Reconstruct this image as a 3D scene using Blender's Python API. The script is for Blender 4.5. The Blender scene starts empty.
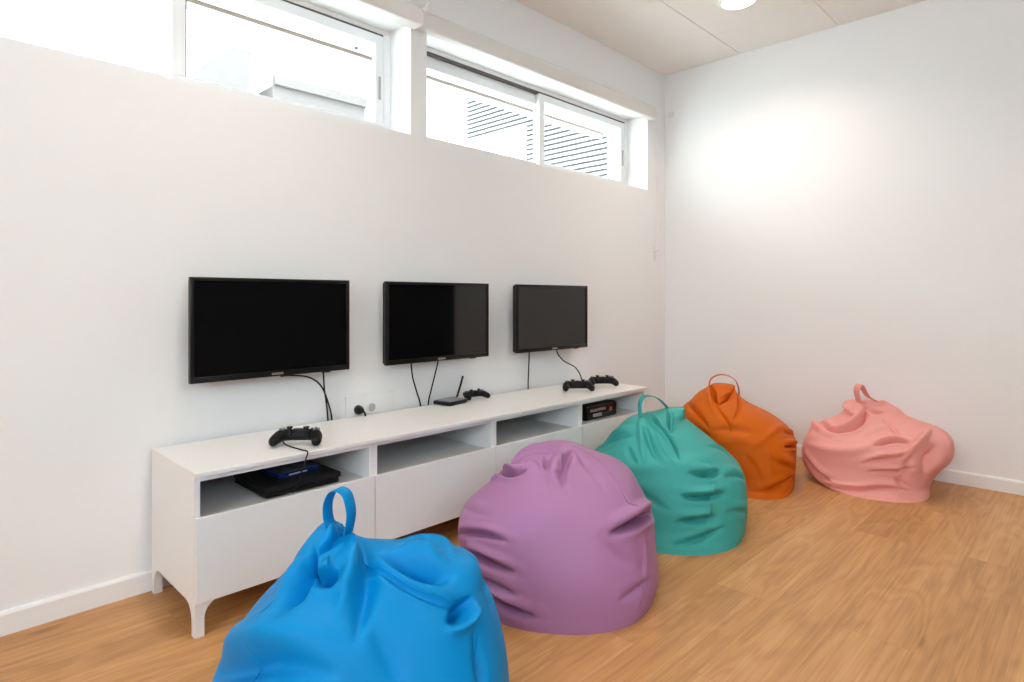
import bpy, bmesh, math, random
import numpy as np
from mathutils import Vector, Matrix, noise

random.seed(4)
scene = bpy.context.scene
COL = scene.collection

# ------------------------------------------------------------------ camera
cam_data = bpy.data.cameras.new('camera')
cam = bpy.data.objects.new('camera', cam_data)
COL.objects.link(cam)
cam_data.sensor_width = 36.0
cam_data.lens = 36.0 * 609.98 / 1024.0
cam_data.shift_x = 0.0
cam_data.shift_y = -43.19 / 1024.0
cam_data.clip_start = 0.05
cam.location = (2.3167, -0.6177, 0.9859)
cam.rotation_euler = (math.pi / 2, 0, 0.77410)
scene.camera = cam

# ------------------------------------------------------------------ exposure
scene.view_settings.view_transform = 'Standard'
scene.view_settings.look = 'None'
scene.view_settings.gamma = 1.0
scene.view_settings.use_curve_mapping = False
scene.view_settings.exposure = 0.0
try:
    scene.cycles.max_bounces = 10
    scene.cycles.diffuse_bounces = 6
    scene.cycles.transparent_max_bounces = 12
    scene.cycles.sample_clamp_indirect = 8.0
    scene.cycles.caustics_reflective = False
    scene.cycles.caustics_refractive = False
except Exception:
    pass

# ------------------------------------------------------------------ sky
world = bpy.data.worlds.new('overcast_sky')
scene.world = world
world.use_nodes = True
bg = world.node_tree.nodes['Background']
SKY_COLOUR, SKY_STRENGTH = (0.765, 0.912, 1.0), 13.8
bg.inputs['Color'].default_value = (*SKY_COLOUR, 1)
bg.inputs['Strength'].default_value = SKY_STRENGTH

# room dimensions
H = 2.61            # ceiling
YE = 3.35           # end wall
XR = 4.3            # far side of the room
YB = -3.0           # wall behind the camera
SILL, HEAD = 1.744, 2.268
WIN1 = (-0.87, 1.08)
WIN2 = (1.172, 3.115)
REC = -0.165        # depth of the window recess


def area_light(name, loc, rot, sx, sy, power, colour, shape='RECTANGLE', spread=math.pi):
    l = bpy.data.lights.new(name, 'AREA')
    l.shape = shape
    l.size = sx
    l.size_y = sy
    l.energy = power
    l.color = colour
    l.spread = spread
    o = bpy.data.objects.new(name, l)
    COL.objects.link(o)
    o.location = loc
    o.rotation_euler = rot
    return o


P2 = math.pi / 2
LAMP_POWER, LAMP_COLOUR = 7.6, (1.0, 0.86, 0.73)


# lamps of the recessed ceiling lights
TX0, TY0, TS = 0.567, 2.335, 0.6
DOWNLIGHTS = [(TX0 + 0.3, TY0 + 0.3), (TX0 + 2.7, TY0 + 0.3), (TX0 + 0.3, TY0 - 2.1), (TX0 + 2.7, TY0 - 2.1), (TX0 + 1.5, TY0 - 4.5)]
for dx, dy in DOWNLIGHTS:
    area_light('downlight_lamp', (dx, dy, H - 0.012), (0, 0, 0), 0.14, 0.14, LAMP_POWER, LAMP_COLOUR, shape='DISK', spread=2.4)

# ------------------------------------------------------------------ helpers
def link(o, parent=None):
    COL.objects.link(o)
    if parent is not None:
        o.parent = parent
    return o


def mesh_obj(name, bm, mat, parent=None, smooth=False, loc=None):
    me = bpy.data.meshes.new(name)
    bm.normal_update()
    bm.to_mesh(me)
    bm.free()
    if smooth:
        me.polygons.foreach_set('use_smooth', [True] * len(me.polygons))
        if smooth is not True:
            me.set_sharp_from_angle(angle=smooth)
    if mat:
        me.materials.append(mat)
    o = bpy.data.objects.new(name, me)
    if loc:
        o.location = loc
    return link(o, parent)


def tag(o, label=None, cat=None, group=None, kind=None):
    for k, v in (('label', label), ('category', cat), ('group', group), ('kind', kind)):
        if v:
            o[k] = v
    return o


def thing(name, loc, label=None, cat=None, group=None, rz=0.0, kind=None):
    o = bpy.data.objects.new(name, None)
    o.empty_display_size = 0.05
    o.location = loc
    o.rotation_euler = (0, 0, rz)
    link(o)
    return tag(o, label, cat, group, kind)


def copy_tree(o, parent=None):
    c = o.copy()
    COL.objects.link(c)
    if parent is not None:
        c.parent = parent
    for ch in [x for x in COL.objects if x.parent == o]:
        copy_tree(ch, c)
    return c


def box(bm, x0, x1, y0, y1, z0, z1, bevel=0.0, seg=2):
    r = bmesh.ops.create_cube(bm, size=1.0)
    vs = r['verts']
    for v in vs:
        v.co = Vector(((x0 + x1) / 2 + v.co.x * (x1 - x0), (y0 + y1) / 2 + v.co.y * (y1 - y0), (z0 + z1) / 2 + v.co.z * (z1 - z0)))
    if bevel > 0:
        es = list({e for v in vs for e in v.link_edges})
        bmesh.ops.bevel(bm, geom=es, offset=bevel, segments=seg, affect='EDGES', profile=0.5)
    return bm


def boxes(*bs, bevel=0.0):
    bm = bmesh.new()
    for b in bs:
        box(bm, *b, bevel=bevel)
    return bm


def prism(bm, pts, axis, a, b):
    """Extrude a closed polygon (list of 2D points) along an axis from a to b."""
    def mk(p, t):
        if axis == 'x':
            return (t, p[0], p[1])
        if axis == 'y':
            return (p[0], t, p[1])
        return (p[0], p[1], t)
    A = [bm.verts.new(mk(p, a)) for p in pts]
    B = [bm.verts.new(mk(p, b)) for p in pts]
    fs = [bm.faces.new(A), bm.faces.new(B[::-1])]
    for i in range(len(pts)):
        j = (i + 1) % len(pts)
        fs.append(bm.faces.new((A[j], A[i], B[i], B[j])))
    bmesh.ops.recalc_face_normals(bm, faces=fs)
    return bm


def cylinder(bm, c, axis, r0, r1, h, seg=24, caps=True):
    m = Vector((0, 0, 1)).rotation_difference(Vector(axis)).to_matrix().to_4x4()
    m.translation = Vector(c) + Vector(axis).normalized() * h / 2
    return bmesh.ops.create_cone(bm, cap_ends=caps, segments=seg, radius1=r0, radius2=r1, depth=h, matrix=m)


def smooth_path(pts, n):
    P = np.array(pts, float)
    t = np.linspace(0, len(P) - 1, n)
    return cr(P, t)


def cr(P, t):
    n = len(P)
    i = np.clip(np.floor(t).astype(int), 0, n - 2)
    x = (t - i)[:, None]
    p0, p1, p2, p3 = P[np.clip(i - 1, 0, n - 1)], P[i], P[i + 1], P[np.clip(i + 2, 0, n - 1)]
    m1, m2 = (p2 - p0) / 2, (p3 - p1) / 2
    return (2*x**3 - 3*x**2 + 1)*p1 + (x**3 - 2*x**2 + x)*m1 + (-2*x**3 + 3*x**2)*p2 + (x**3 - x**2)*m2


def tube(bm, P, r, seg=8):
    P = [Vector(p) for p in P]
    rings = []
    up = Vector((0.31, 0.22, 0.93)).normalized()
    for i, p in enumerate(P):
        d = (P[min(i + 1, len(P) - 1)] - P[max(i - 1, 0)])
        if d.length < 1e-9:
            d = Vector((0, 0, 1))
        d.normalize()
        s = d.cross(up)
        if s.length < 1e-4:
            s = d.cross(Vector((1, 0, 0)))
        s.normalize()
        t = s.cross(d).normalized()
        up = t
        rings.append([bm.verts.new(p + (s * math.cos(2 * math.pi * k / seg) + t * math.sin(2 * math.pi * k / seg)) * r) for k in range(seg)])
    for a, b in zip(rings, rings[1:]):
        for k in range(seg):
            bm.faces.new((a[k], a[(k + 1) % seg], b[(k + 1) % seg], b[k]))
    bm.faces.new(rings[0][::-1])
    bm.faces.new(rings[-1])
    return bm


def band(bm, P, W, width, thick, seg_w=4):
    """Flat strap swept along P; W gives the width direction at each point."""
    P = [Vector(p) for p in P]
    rings = []
    for i, p in enumerate(P):
        d = (P[min(i + 1, len(P) - 1)] - P[max(i - 1, 0)]).normalized()
        w = Vector(W[i]); w = (w - d * w.dot(d)).normalized()
        n = d.cross(w)
        ring = []
        hw, ht = width / 2, thick / 2
        for a, b in ((-1, -.55), (-.92, -1), (0, -1.15), (.92, -1), (1, -.55), (1, .55), (.92, 1), (0, 1.15), (-.92, 1), (-1, .55)):
            ring.append(bm.verts.new(p + w * (a * hw) + n * (b * ht)))
        rings.append(ring)
    m = len(rings[0])
    for a, b in zip(rings, rings[1:]):
        for k in range(m):
            bm.faces.new((a[k], a[(k + 1) % m], b[(k + 1) % m], b[k]))
    bm.faces.new(rings[0][::-1])
    bm.faces.new(rings[-1])
    bmesh.ops.recalc_face_normals(bm, faces=bm.faces[:])
    return bm


# ------------------------------------------------------------------ materials
def nodes_of(name):
    m = bpy.data.materials.new(name)
    m.use_nodes = True
    nt = m.node_tree
    return m, nt, nt.nodes['Principled BSDF']


def plain(name, rgb, rough=0.5, spec=0.5, metal=0.0, noise_scale=0, noise_amt=0.0, bump=0.0, coat=0.0):
    m, nt, b = nodes_of(name)
    b.inputs['Base Color'].default_value = (*rgb, 1)
    b.inputs['Roughness'].default_value = rough
    b.inputs['Specular IOR Level'].default_value = spec
    b.inputs['Metallic'].default_value = metal
    b.inputs['Coat Weight'].default_value = coat
    if noise_scale:
        tc = nt.nodes.new('ShaderNodeTexCoord')
        n = nt.nodes.new('ShaderNodeTexNoise')
        n.inputs['Scale'].default_value = noise_scale
        n.inputs['Detail'].default_value = 4
        nt.links.new(tc.outputs['Object'], n.inputs['Vector'])
        if noise_amt:
            mx = nt.nodes.new('ShaderNodeMix')
            mx.data_type = 'RGBA'
            mx.inputs['A'].default_value = (*[c * (1 - noise_amt) for c in rgb], 1)
            mx.inputs['B'].default_value = (*[min(1, c * (1 + noise_amt)) for c in rgb], 1)
            nt.links.new(n.outputs['Fac'], mx.inputs['Factor'])
            nt.links.new(mx.outputs['Result'], b.inputs['Base Color'])
        if bump:
            bp = nt.nodes.new('ShaderNodeBump')
            bp.inputs['Strength'].default_value = bump
            bp.inputs['Distance'].default_value = 0.001
            nt.links.new(n.outputs['Fac'], bp.inputs['Height'])
            nt.links.new(bp.outputs['Normal'], b.inputs['Normal'])
    return m


def emitter(name, rgb, strength):
    m, nt, b = nodes_of(name)
    b.inputs['Base Color'].default_value = (0.9, 0.9, 0.9, 1)
    b.inputs['Emission Color'].default_value = (*rgb, 1)
    b.inputs['Emission Strength'].default_value = strength
    return m


def glass_mat():
    m = bpy.data.materials.new('window_glass')
    m.use_nodes = True
    nt = m.node_tree
    nt.nodes.remove(nt.nodes['Principled BSDF'])
    out = nt.nodes['Material Output']
    tr = nt.nodes.new('ShaderNodeBsdfTransparent')
    tr.inputs['Color'].default_value = (0.95, 0.97, 0.96, 1)
    gl = nt.nodes.new('ShaderNodeBsdfGlossy')
    gl.inputs['Roughness'].default_value = 0.02
    fr = nt.nodes.new('ShaderNodeFresnel')
    fr.inputs['IOR'].default_value = 1.35
    mx = nt.nodes.new('ShaderNodeMixShader')
    geo = nt.nodes.new('ShaderNodeNewGeometry')      # only the outer faces reflect, none inside the pane
    ff = nt.nodes.new('ShaderNodeMath')
    ff.operation = 'SUBTRACT'
    ff.inputs[0].default_value = 1.0
    nt.links.new(geo.outputs['Backfacing'], ff.inputs[1])
    fm = nt.nodes.new('ShaderNodeMath')
    fm.operation = 'MULTIPLY'
    nt.links.new(fr.outputs[0], fm.inputs[0])
    nt.links.new(ff.outputs[0], fm.inputs[1])
    nt.links.new(fm.outputs[0], mx.inputs[0])
    nt.links.new(tr.outputs[0], mx.inputs[1])
    nt.links.new(gl.outputs[0], mx.inputs[2])
    nt.links.new(mx.outputs[0], out.inputs['Surface'])
    return m


def oak_floor():
    m, nt, b = nodes_of('oak_laminate')
    N = nt.nodes.new
    L = nt.links.new
    tc = N('ShaderNodeTexCoord')
    sep = N('ShaderNodeSeparateXYZ'); L(tc.outputs['Object'], sep.inputs[0])
    comb = N('ShaderNodeCombineXYZ')       # planks run along Y
    L(sep.outputs['Y'], comb.inputs['X']); L(sep.outputs['X'], comb.inputs['Y'])
    br = N('ShaderNodeTexBrick')
    br.inputs['Scale'].default_value = 1.0
    br.inputs['Brick Width'].default_value = 1.38
    br.inputs['Row Height'].default_value = 0.193
    br.inputs['Mortar Size'].default_value = 0.0011
    br.inputs['Mortar Smooth'].default_value = 0.3
    br.inputs['Bias'].default_value = 0.0
    br.inputs['Color1'].default_value = (0, 0, 0, 1)
    br.inputs['Color2'].default_value = (1, 1, 1, 1)
    br.inputs['Mortar'].default_value = (0.5, 0.5, 0.5, 1)
    br.offset = 0.37
    L(comb.outputs[0], br.inputs['Vector'])
    rnd = N('ShaderNodeSeparateColor'); L(br.outputs['Color'], rnd.inputs[0])
    # offset the grain per plank
    mul = N('ShaderNodeMath'); mul.operation = 'MULTIPLY'; mul.inputs[1].default_value = 37.0; L(rnd.outputs[0], mul.inputs[0])
    cmb2 = N('ShaderNodeCombineXYZ')
    L(sep.outputs['X'], cmb2.inputs['X']); L(sep.outputs['Y'], cmb2.inputs['Y']); L(mul.outputs[0], cmb2.inputs['Z'])
    def mapped(sx, sy):
        mp = N('ShaderNodeMapping'); mp.inputs['Scale'].default_value = (sx, sy, 1.0); L(cmb2.outputs[0], mp.inputs['Vector']); return mp
    # fine fibre
    n1 = N('ShaderNodeTexNoise'); n1.inputs['Scale'].default_value = 1.0; n1.inputs['Detail'].default_value = 6; n1.inputs['Roughness'].default_value = 0.65
    L(mapped(130, 2.4).outputs[0], n1.inputs['Vector'])
    # broad figure: noise contours give the cathedral lines
    n2 = N('ShaderNodeTexNoise'); n2.inputs['Scale'].default_value = 1.0; n2.inputs['Detail'].default_value = 2.5; n2.inputs['Distortion'].default_value = 0.35
    L(mapped(7.5, 1.35).outputs[0], n2.inputs['Vector'])
    m2 = N('ShaderNodeMath'); m2.operation = 'MULTIPLY'; m2.inputs[1].default_value = 52.0; L(n2.outputs['Fac'], m2.inputs[0])
    sn = N('ShaderNodeMath'); sn.operation = 'SINE'; L(m2.outputs[0], sn.inputs[0])
    # patches
    n3 = N('ShaderNodeTexNoise'); n3.inputs['Scale'].default_value = 1.0; n3.inputs['Detail'].default_value = 3
    L(mapped(9, 1.6).outputs[0], n3.inputs['Vector'])
    # knots
    vo = N('ShaderNodeTexVoronoi'); vo.inputs['Scale'].default_value = 1.0; vo.inputs['Randomness'].default_value = 1.0
    L(mapped(4.2, 1.5).outputs[0], vo.inputs['Vector'])
    kn = N('ShaderNodeMapRange'); kn.inputs['From Min'].default_value = 0.02; kn.inputs['From Max'].default_value = 0.10
    kn.inputs['To Min'].default_value = -0.35; kn.inputs['To Max'].default_value = 0.0; L(vo.outputs['Distance'], kn.inputs[0])
    def madd(a, k, c):
        x = N('ShaderNodeMath'); x.operation = 'MULTIPLY_ADD'; L(a, x.inputs[0]); x.inputs[1].default_value = k
        if hasattr(c, 'is_output'):
            L(c, x.inputs[2])
        else:
            x.inputs[2].default_value = c
        return x.outputs[0]
    v = madd(n1.outputs['Fac'], 0.62, 0.0)
    v = madd(sn.outputs[0], 0.048, v)
    v = madd(n3.outputs['Fac'], 0.43, v)
    v = madd(rnd.outputs[0], 0.16, v)
    v = madd(kn.outputs[0], 1.0, v)
    ramp = N('ShaderNodeValToRGB')
    ramp.color_ramp.elements[0].position = 0.28; ramp.color_ramp.elements[0].color = (*FLOOR_DARK, 1)
    ramp.color_ramp.elements[1].position = 0.92; ramp.color_ramp.elements[1].color = (*FLOOR_LIGHT, 1)
    e = ramp.color_ramp.elements.new(0.60); e.color = (*FLOOR_MID, 1)
    L(v, ramp.inputs[0])
    mort = N('ShaderNodeMix'); mort.data_type = 'RGBA'
    mort.inputs['B'].default_value = (*[c * 0.8 for c in FLOOR_DARK], 1)
    fm = N('ShaderNodeMath'); fm.operation = 'MULTIPLY'; fm.inputs[1].default_value = 0.35; L(br.outputs['Fac'], fm.inputs[0])
    L(fm.outputs[0], mort.inputs['Factor']); L(ramp.outputs[0], mort.inputs['A'])
    L(mort.outputs['Result'], b.inputs['Base Color'])
    b.inputs['Roughness'].default_value = 0.42
    b.inputs['Specular IOR Level'].default_value = 0.35
    bp = N('ShaderNodeBump'); bp.inputs['Strength'].default_value = 0.12; bp.inputs['Distance'].default_value = 0.001
    L(n1.outputs['Fac'], bp.inputs['Height']); L(bp.outputs[0], b.inputs['Normal'])
    return m


FLOOR_DARK = (0.285, 0.133, 0.046)
FLOOR_MID = (0.530, 0.265, 0.098)
FLOOR_LIGHT = (0.695, 0.405, 0.182)

M = {}
M['wall'] = plain('white_wall_paint', (0.85, 0.848, 0.845), 0.7, 0.2, noise_scale=60, bump=0.05)
M['dark_wall'] = plain('charcoal_wall_paint', (0.03, 0.03, 0.032), 0.8, 0.2, noise_scale=60, bump=0.05)
M['trim'] = plain('white_trim', (0.84, 0.835, 0.83), 0.4, 0.4)
M['ceil'] = plain('ceiling_tile', (0.92, 0.90, 0.87), 0.85, 0.15, noise_scale=220, bump=0.10)
M['ceil_gap'] = plain('ceiling_grid_gap', (0.25, 0.23, 0.21), 0.8, 0.1)
M['floor'] = oak_floor()
M['glass'] = glass_mat()
M['upvc'] = plain('white_window_profile', (0.82, 0.82, 0.82), 0.35, 0.4)
M['gasket'] = plain('dark_gasket', (0.11, 0.10, 0.09), 0.6, 0.3)
M['alu'] = plain('grey_track', (0.42, 0.40, 0.38), 0.5, 0.4)
M['blind'] = plain('roller_blind_fabric', (0.78, 0.755, 0.72), 0.8, 0.15, noise_scale=400, bump=0.1)
M['blind_shade'] = plain('brown_shadow_strip', (0.30, 0.25, 0.20), 0.7, 0.2)  # brown tone for the painted shadow line above the blinds
M['foil'] = plain('white_cabinet_foil', (0.82, 0.81, 0.80), 0.38, 0.45)
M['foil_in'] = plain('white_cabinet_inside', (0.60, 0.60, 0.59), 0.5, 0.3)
M['black'] = plain('black_plastic', (0.006, 0.006, 0.0065), 0.35, 0.28)
M['black_matte'] = plain('black_matte_plastic', (0.008, 0.008, 0.0085), 0.5, 0.25, noise_scale=900, bump=0.08)
M['black_gloss'] = plain('black_gloss_plastic', (0.008, 0.008, 0.009), 0.12, 0.5)
M['screen'] = plain('television_screen', (0.004, 0.004, 0.0045), 0.05, 0.5)
M['silver'] = plain('silver_badge', (0.55, 0.55, 0.56), 0.3, 0.5, 0.9)
M['grey_p'] = plain('grey_plastic', (0.20, 0.20, 0.21), 0.45, 0.5)
M['white_p'] = plain('white_plastic', (0.80, 0.80, 0.79), 0.35, 0.45)
M['cable'] = plain('cable_rubber', (0.007, 0.007, 0.007), 0.5, 0.25)
M['case_blue'] = plain('blue_game_case', (0.010, 0.030, 0.17), 0.2, 0.5)
M['case_print'] = plain('blue_cover_print', (0.10, 0.13, 0.20), 0.25, 0.4, noise_scale=28, noise_amt=0.9)
M['case_white'] = plain('pale_spine_lettering', (0.55, 0.58, 0.65), 0.4, 0.4)
M['lamp'] = emitter('downlight_diffuser', (1.0, 0.95, 0.88), 14.0)
M['ext_white'] = plain('white_render', (0.80, 0.80, 0.79), 0.9, 0.1, noise_scale=5, noise_amt=0.03)
M['ext_slat'] = plain('grey_louvre_slat', (0.040, 0.033, 0.030), 0.6, 0.2)
M['ext_blue'] = plain('blue_grey_roofing', (0.125, 0.105, 0.098), 0.8, 0.2)
M['ext_tan'] = plain('tan_eave_trim', (0.15, 0.11, 0.085), 0.8, 0.2)
M['ext_ground'] = plain('pale_paving', (0.75, 0.73, 0.70), 0.9, 0.1, noise_scale=8, noise_amt=0.1)
M['leaf'] = plain('yellow_green_leaf', (0.20, 0.20, 0.03), 0.6, 0.3)
M['bark'] = plain('bark', (0.12, 0.08, 0.05), 0.9, 0.1)

# ------------------------------------------------------------------ room shell
def struct(name, bm, mat, parent=None, smooth=False):
    o = mesh_obj(name, bm, mat, parent, smooth)
    if parent is None:
        o['kind'] = 'structure'
    return o


struct('floor', boxes((0, XR, YB, YE, -0.1, 0.0), (2.55, XR, YE, 6.0, -0.1, 0.0)), M['floor'])
WT = -0.30
struct('wall_left', boxes(
    (WT, 0, YB, YE + 0.12, 0, SILL), (WT, 0, YB, YE + 0.12, HEAD, H + 0.1),
    (WT, 0, YB, WIN1[0], SILL, HEAD), (WT, 0, WIN1[1], WIN2[0], SILL, HEAD), (WT, 0, WIN2[1], YE + 0.12, SILL, HEAD)), M['wall'])
struct('wall_end', boxes((0, 2.55, YE, YE + 0.12, 0, H + 0.1)), M['wall'])
struct('wall_hallway', boxes((2.43, 2.55, YE + 0.12, 6.0, 0, H + 0.1), (2.43, XR + 0.12, 6.0, 6.12, 0, H + 0.1)), M['dark_wall'])
RW = (-2.4, 0.5, 1.72, 2.24)  # unseen opening added to bring cool daylight onto the window wall
struct('wall_right', boxes((XR, XR + 0.2, YB, 6.0, 0, RW[2]), (XR, XR + 0.2, YB, 6.0, RW[3], H + 0.1),
    (XR, XR + 0.2, YB, RW[0], RW[2], RW[3]), (XR, XR + 0.2, RW[1], 6.0, RW[2], RW[3])), M['dark_wall'])
BW = (1.6, 4.1, 1.36, 2.24)  # unseen opening, placed and sized for fill daylight from behind
struct('wall_behind', boxes(
    (0, XR, YB - 0.2, YB, 0, BW[2]), (0, XR, YB - 0.2, YB, BW[3], H + 0.1),
    (0, BW[0], YB - 0.2, YB, BW[2], BW[3]), (BW[1], XR, YB - 0.2, YB, BW[2], BW[3])), M['wall'])

# suspended ceiling: 60 cm tiles with thin gaps under a backing sheet
bm = bmesh.new()
def tile_lines(a, b, t0):
    ks = [t0 + k * TS for k in range(-20, 20)]
    return [a] + [k for k in ks if a + 0.01 < k < b - 0.01] + [b]
xs, ys = tile_lines(0, XR, TX0), tile_lines(YB, YE, TY0)
for xa, xb in zip(xs, xs[1:]):
    for ya, yb in zip(ys, ys[1:]):
        box(bm, xa + 0.0022, xb - 0.0022, ya + 0.0010, yb - 0.0010, H, H + 0.02)
ceil = struct('ceiling', bm, M['ceil'])
bm = boxes((0, XR, YB, YE, H + 0.012, H + 0.03), (2.55, XR, YE, 6.0, H, H + 0.03))
mesh_obj('ceiling_grid', bm, M['ceil_gap'], ceil)

# skirting boards
def skirting(name, x0, x1, y0, y1, along):
    bm = bmesh.new()
    t, h = 0.014, 0.069
    prof = [(0, 0), (t, 0), (t, h - 0.008), (t - 0.004, h - 0.001), (t - 0.007, h), (0, h)]
    if along == 'y':
        prism(bm, [(x0 + p[0], p[1]) for p in prof], 'y', y0, y1)
    else:
        prism(bm, [(y0 - p[0], p[1]) for p in prof], 'x', x0, x1)
    return struct(name, bm, M['trim'])
skirting('baseboard_left', 0, 0, YB, YE, 'y')
skirting('baseboard_end', 0.014, 2.55, YE, YE, 'x')


def window(name, y0, y1, back_sash_first, stops):
    w = thing(name, (0, (y0 + y1) / 2, SILL), kind='structure')
    c = (y0 + y1) / 2
    def rel(b):
        return (b[0], b[1], b[2] - c, b[3] - c, b[4] - SILL, b[5] - SILL)
    x0, x1 = REC - 0.07, REC
    f = 0.036
    mesh_obj('frame', boxes(*[rel(b) for b in (
        (x0, x1, y0, y1, SILL, SILL + 0.03), (x0, x1, y0, y1, HEAD - 0.022, HEAD),
        (x0, x1, y0, y0 + f, SILL + 0.03, HEAD - 0.022), (x0, x1, y1 - f, y1, SILL + 0.03, HEAD - 0.022))], bevel=0.002), M['upvc'], w)
    mesh_obj('track', boxes(rel((x0, x1 - 0.006, y0 + f, y1 - f, HEAD - 0.031, HEAD - 0.022))), M['gasket'], w)
    mid = stops
    for k, (a, b, xs0) in enumerate(((y0 + f, mid + 0.03, x0 + 0.006), (mid - 0.03, y1 - f, x0 + 0.038))):
        xs1 = xs0 + 0.028
        st = 0.052 if k == 0 else 0.046
        za, zb = SILL + 0.03, HEAD - 0.031
        top = 0.062 if k == 0 else 0.044
        s = mesh_obj('sash', boxes(*[rel(q) for q in (
            (xs0, xs1, a, b, za, za + 0.045), (xs0, xs1, a, b, zb - top, zb),
            (xs0, xs1, a, a + st, za + 0.045, zb - top), (xs0, xs1, b - st, b, za + 0.045, zb - top))], bevel=0.0015), M['upvc'], w)
        mesh_obj('pane', boxes(rel((xs0 + 0.012, xs0 + 0.016, a + st, b - st, za + 0.045, zb - top))), M['glass'], s)
        if k == 1:
            mesh_obj('gasket', boxes(rel((xs0 + 0.006, xs0 + 0.024, a + st, a + st + 0.005, za + 0.045, zb - top))), M['gasket'], s)
            mesh_obj('latch', boxes(rel((xs1, xs1 + 0.006, b - 0.030, b - 0.018, 1.93, 2.04)), bevel=0.002), M['alu'], s)
    return w


window('window_1', WIN1[0], WIN1[1], True, 0.150)
window('window_2', WIN2[0], WIN2[1], True, 2.195)
bm = boxes((BW[0], BW[1], YB - 0.16, YB - 0.12, BW[2], BW[2] + 0.05), (BW[0], BW[1], YB - 0.16, YB - 0.12, BW[3] - 0.05, BW[3]),
           (BW[0], BW[0] + 0.05, YB - 0.16, YB - 0.12, BW[2], BW[3]), (BW[1] - 0.05, BW[1], YB - 0.16, YB - 0.12, BW[2], BW[3]),
           (2.82, 2.88, YB - 0.16, YB - 0.12, BW[2], BW[3]))
struct('fill_window_behind', bm, M['upvc'])  # frame of the added daylight opening behind the camera
bm = bmesh.new()
for q in ((RW[0], RW[1], RW[2], RW[2] + 0.05), (RW[0], RW[1], RW[3] - 0.05, RW[3]), (RW[0], RW[0] + 0.05, RW[2], RW[3]), (RW[1] - 0.05, RW[1], RW[2], RW[3]), (-0.98, -0.92, RW[2], RW[3])):
    box(bm, XR + 0.12, XR + 0.16, *q)
struct('fill_window_right', bm, M['upvc'])  # frame of the added daylight opening in the right wall

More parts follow.
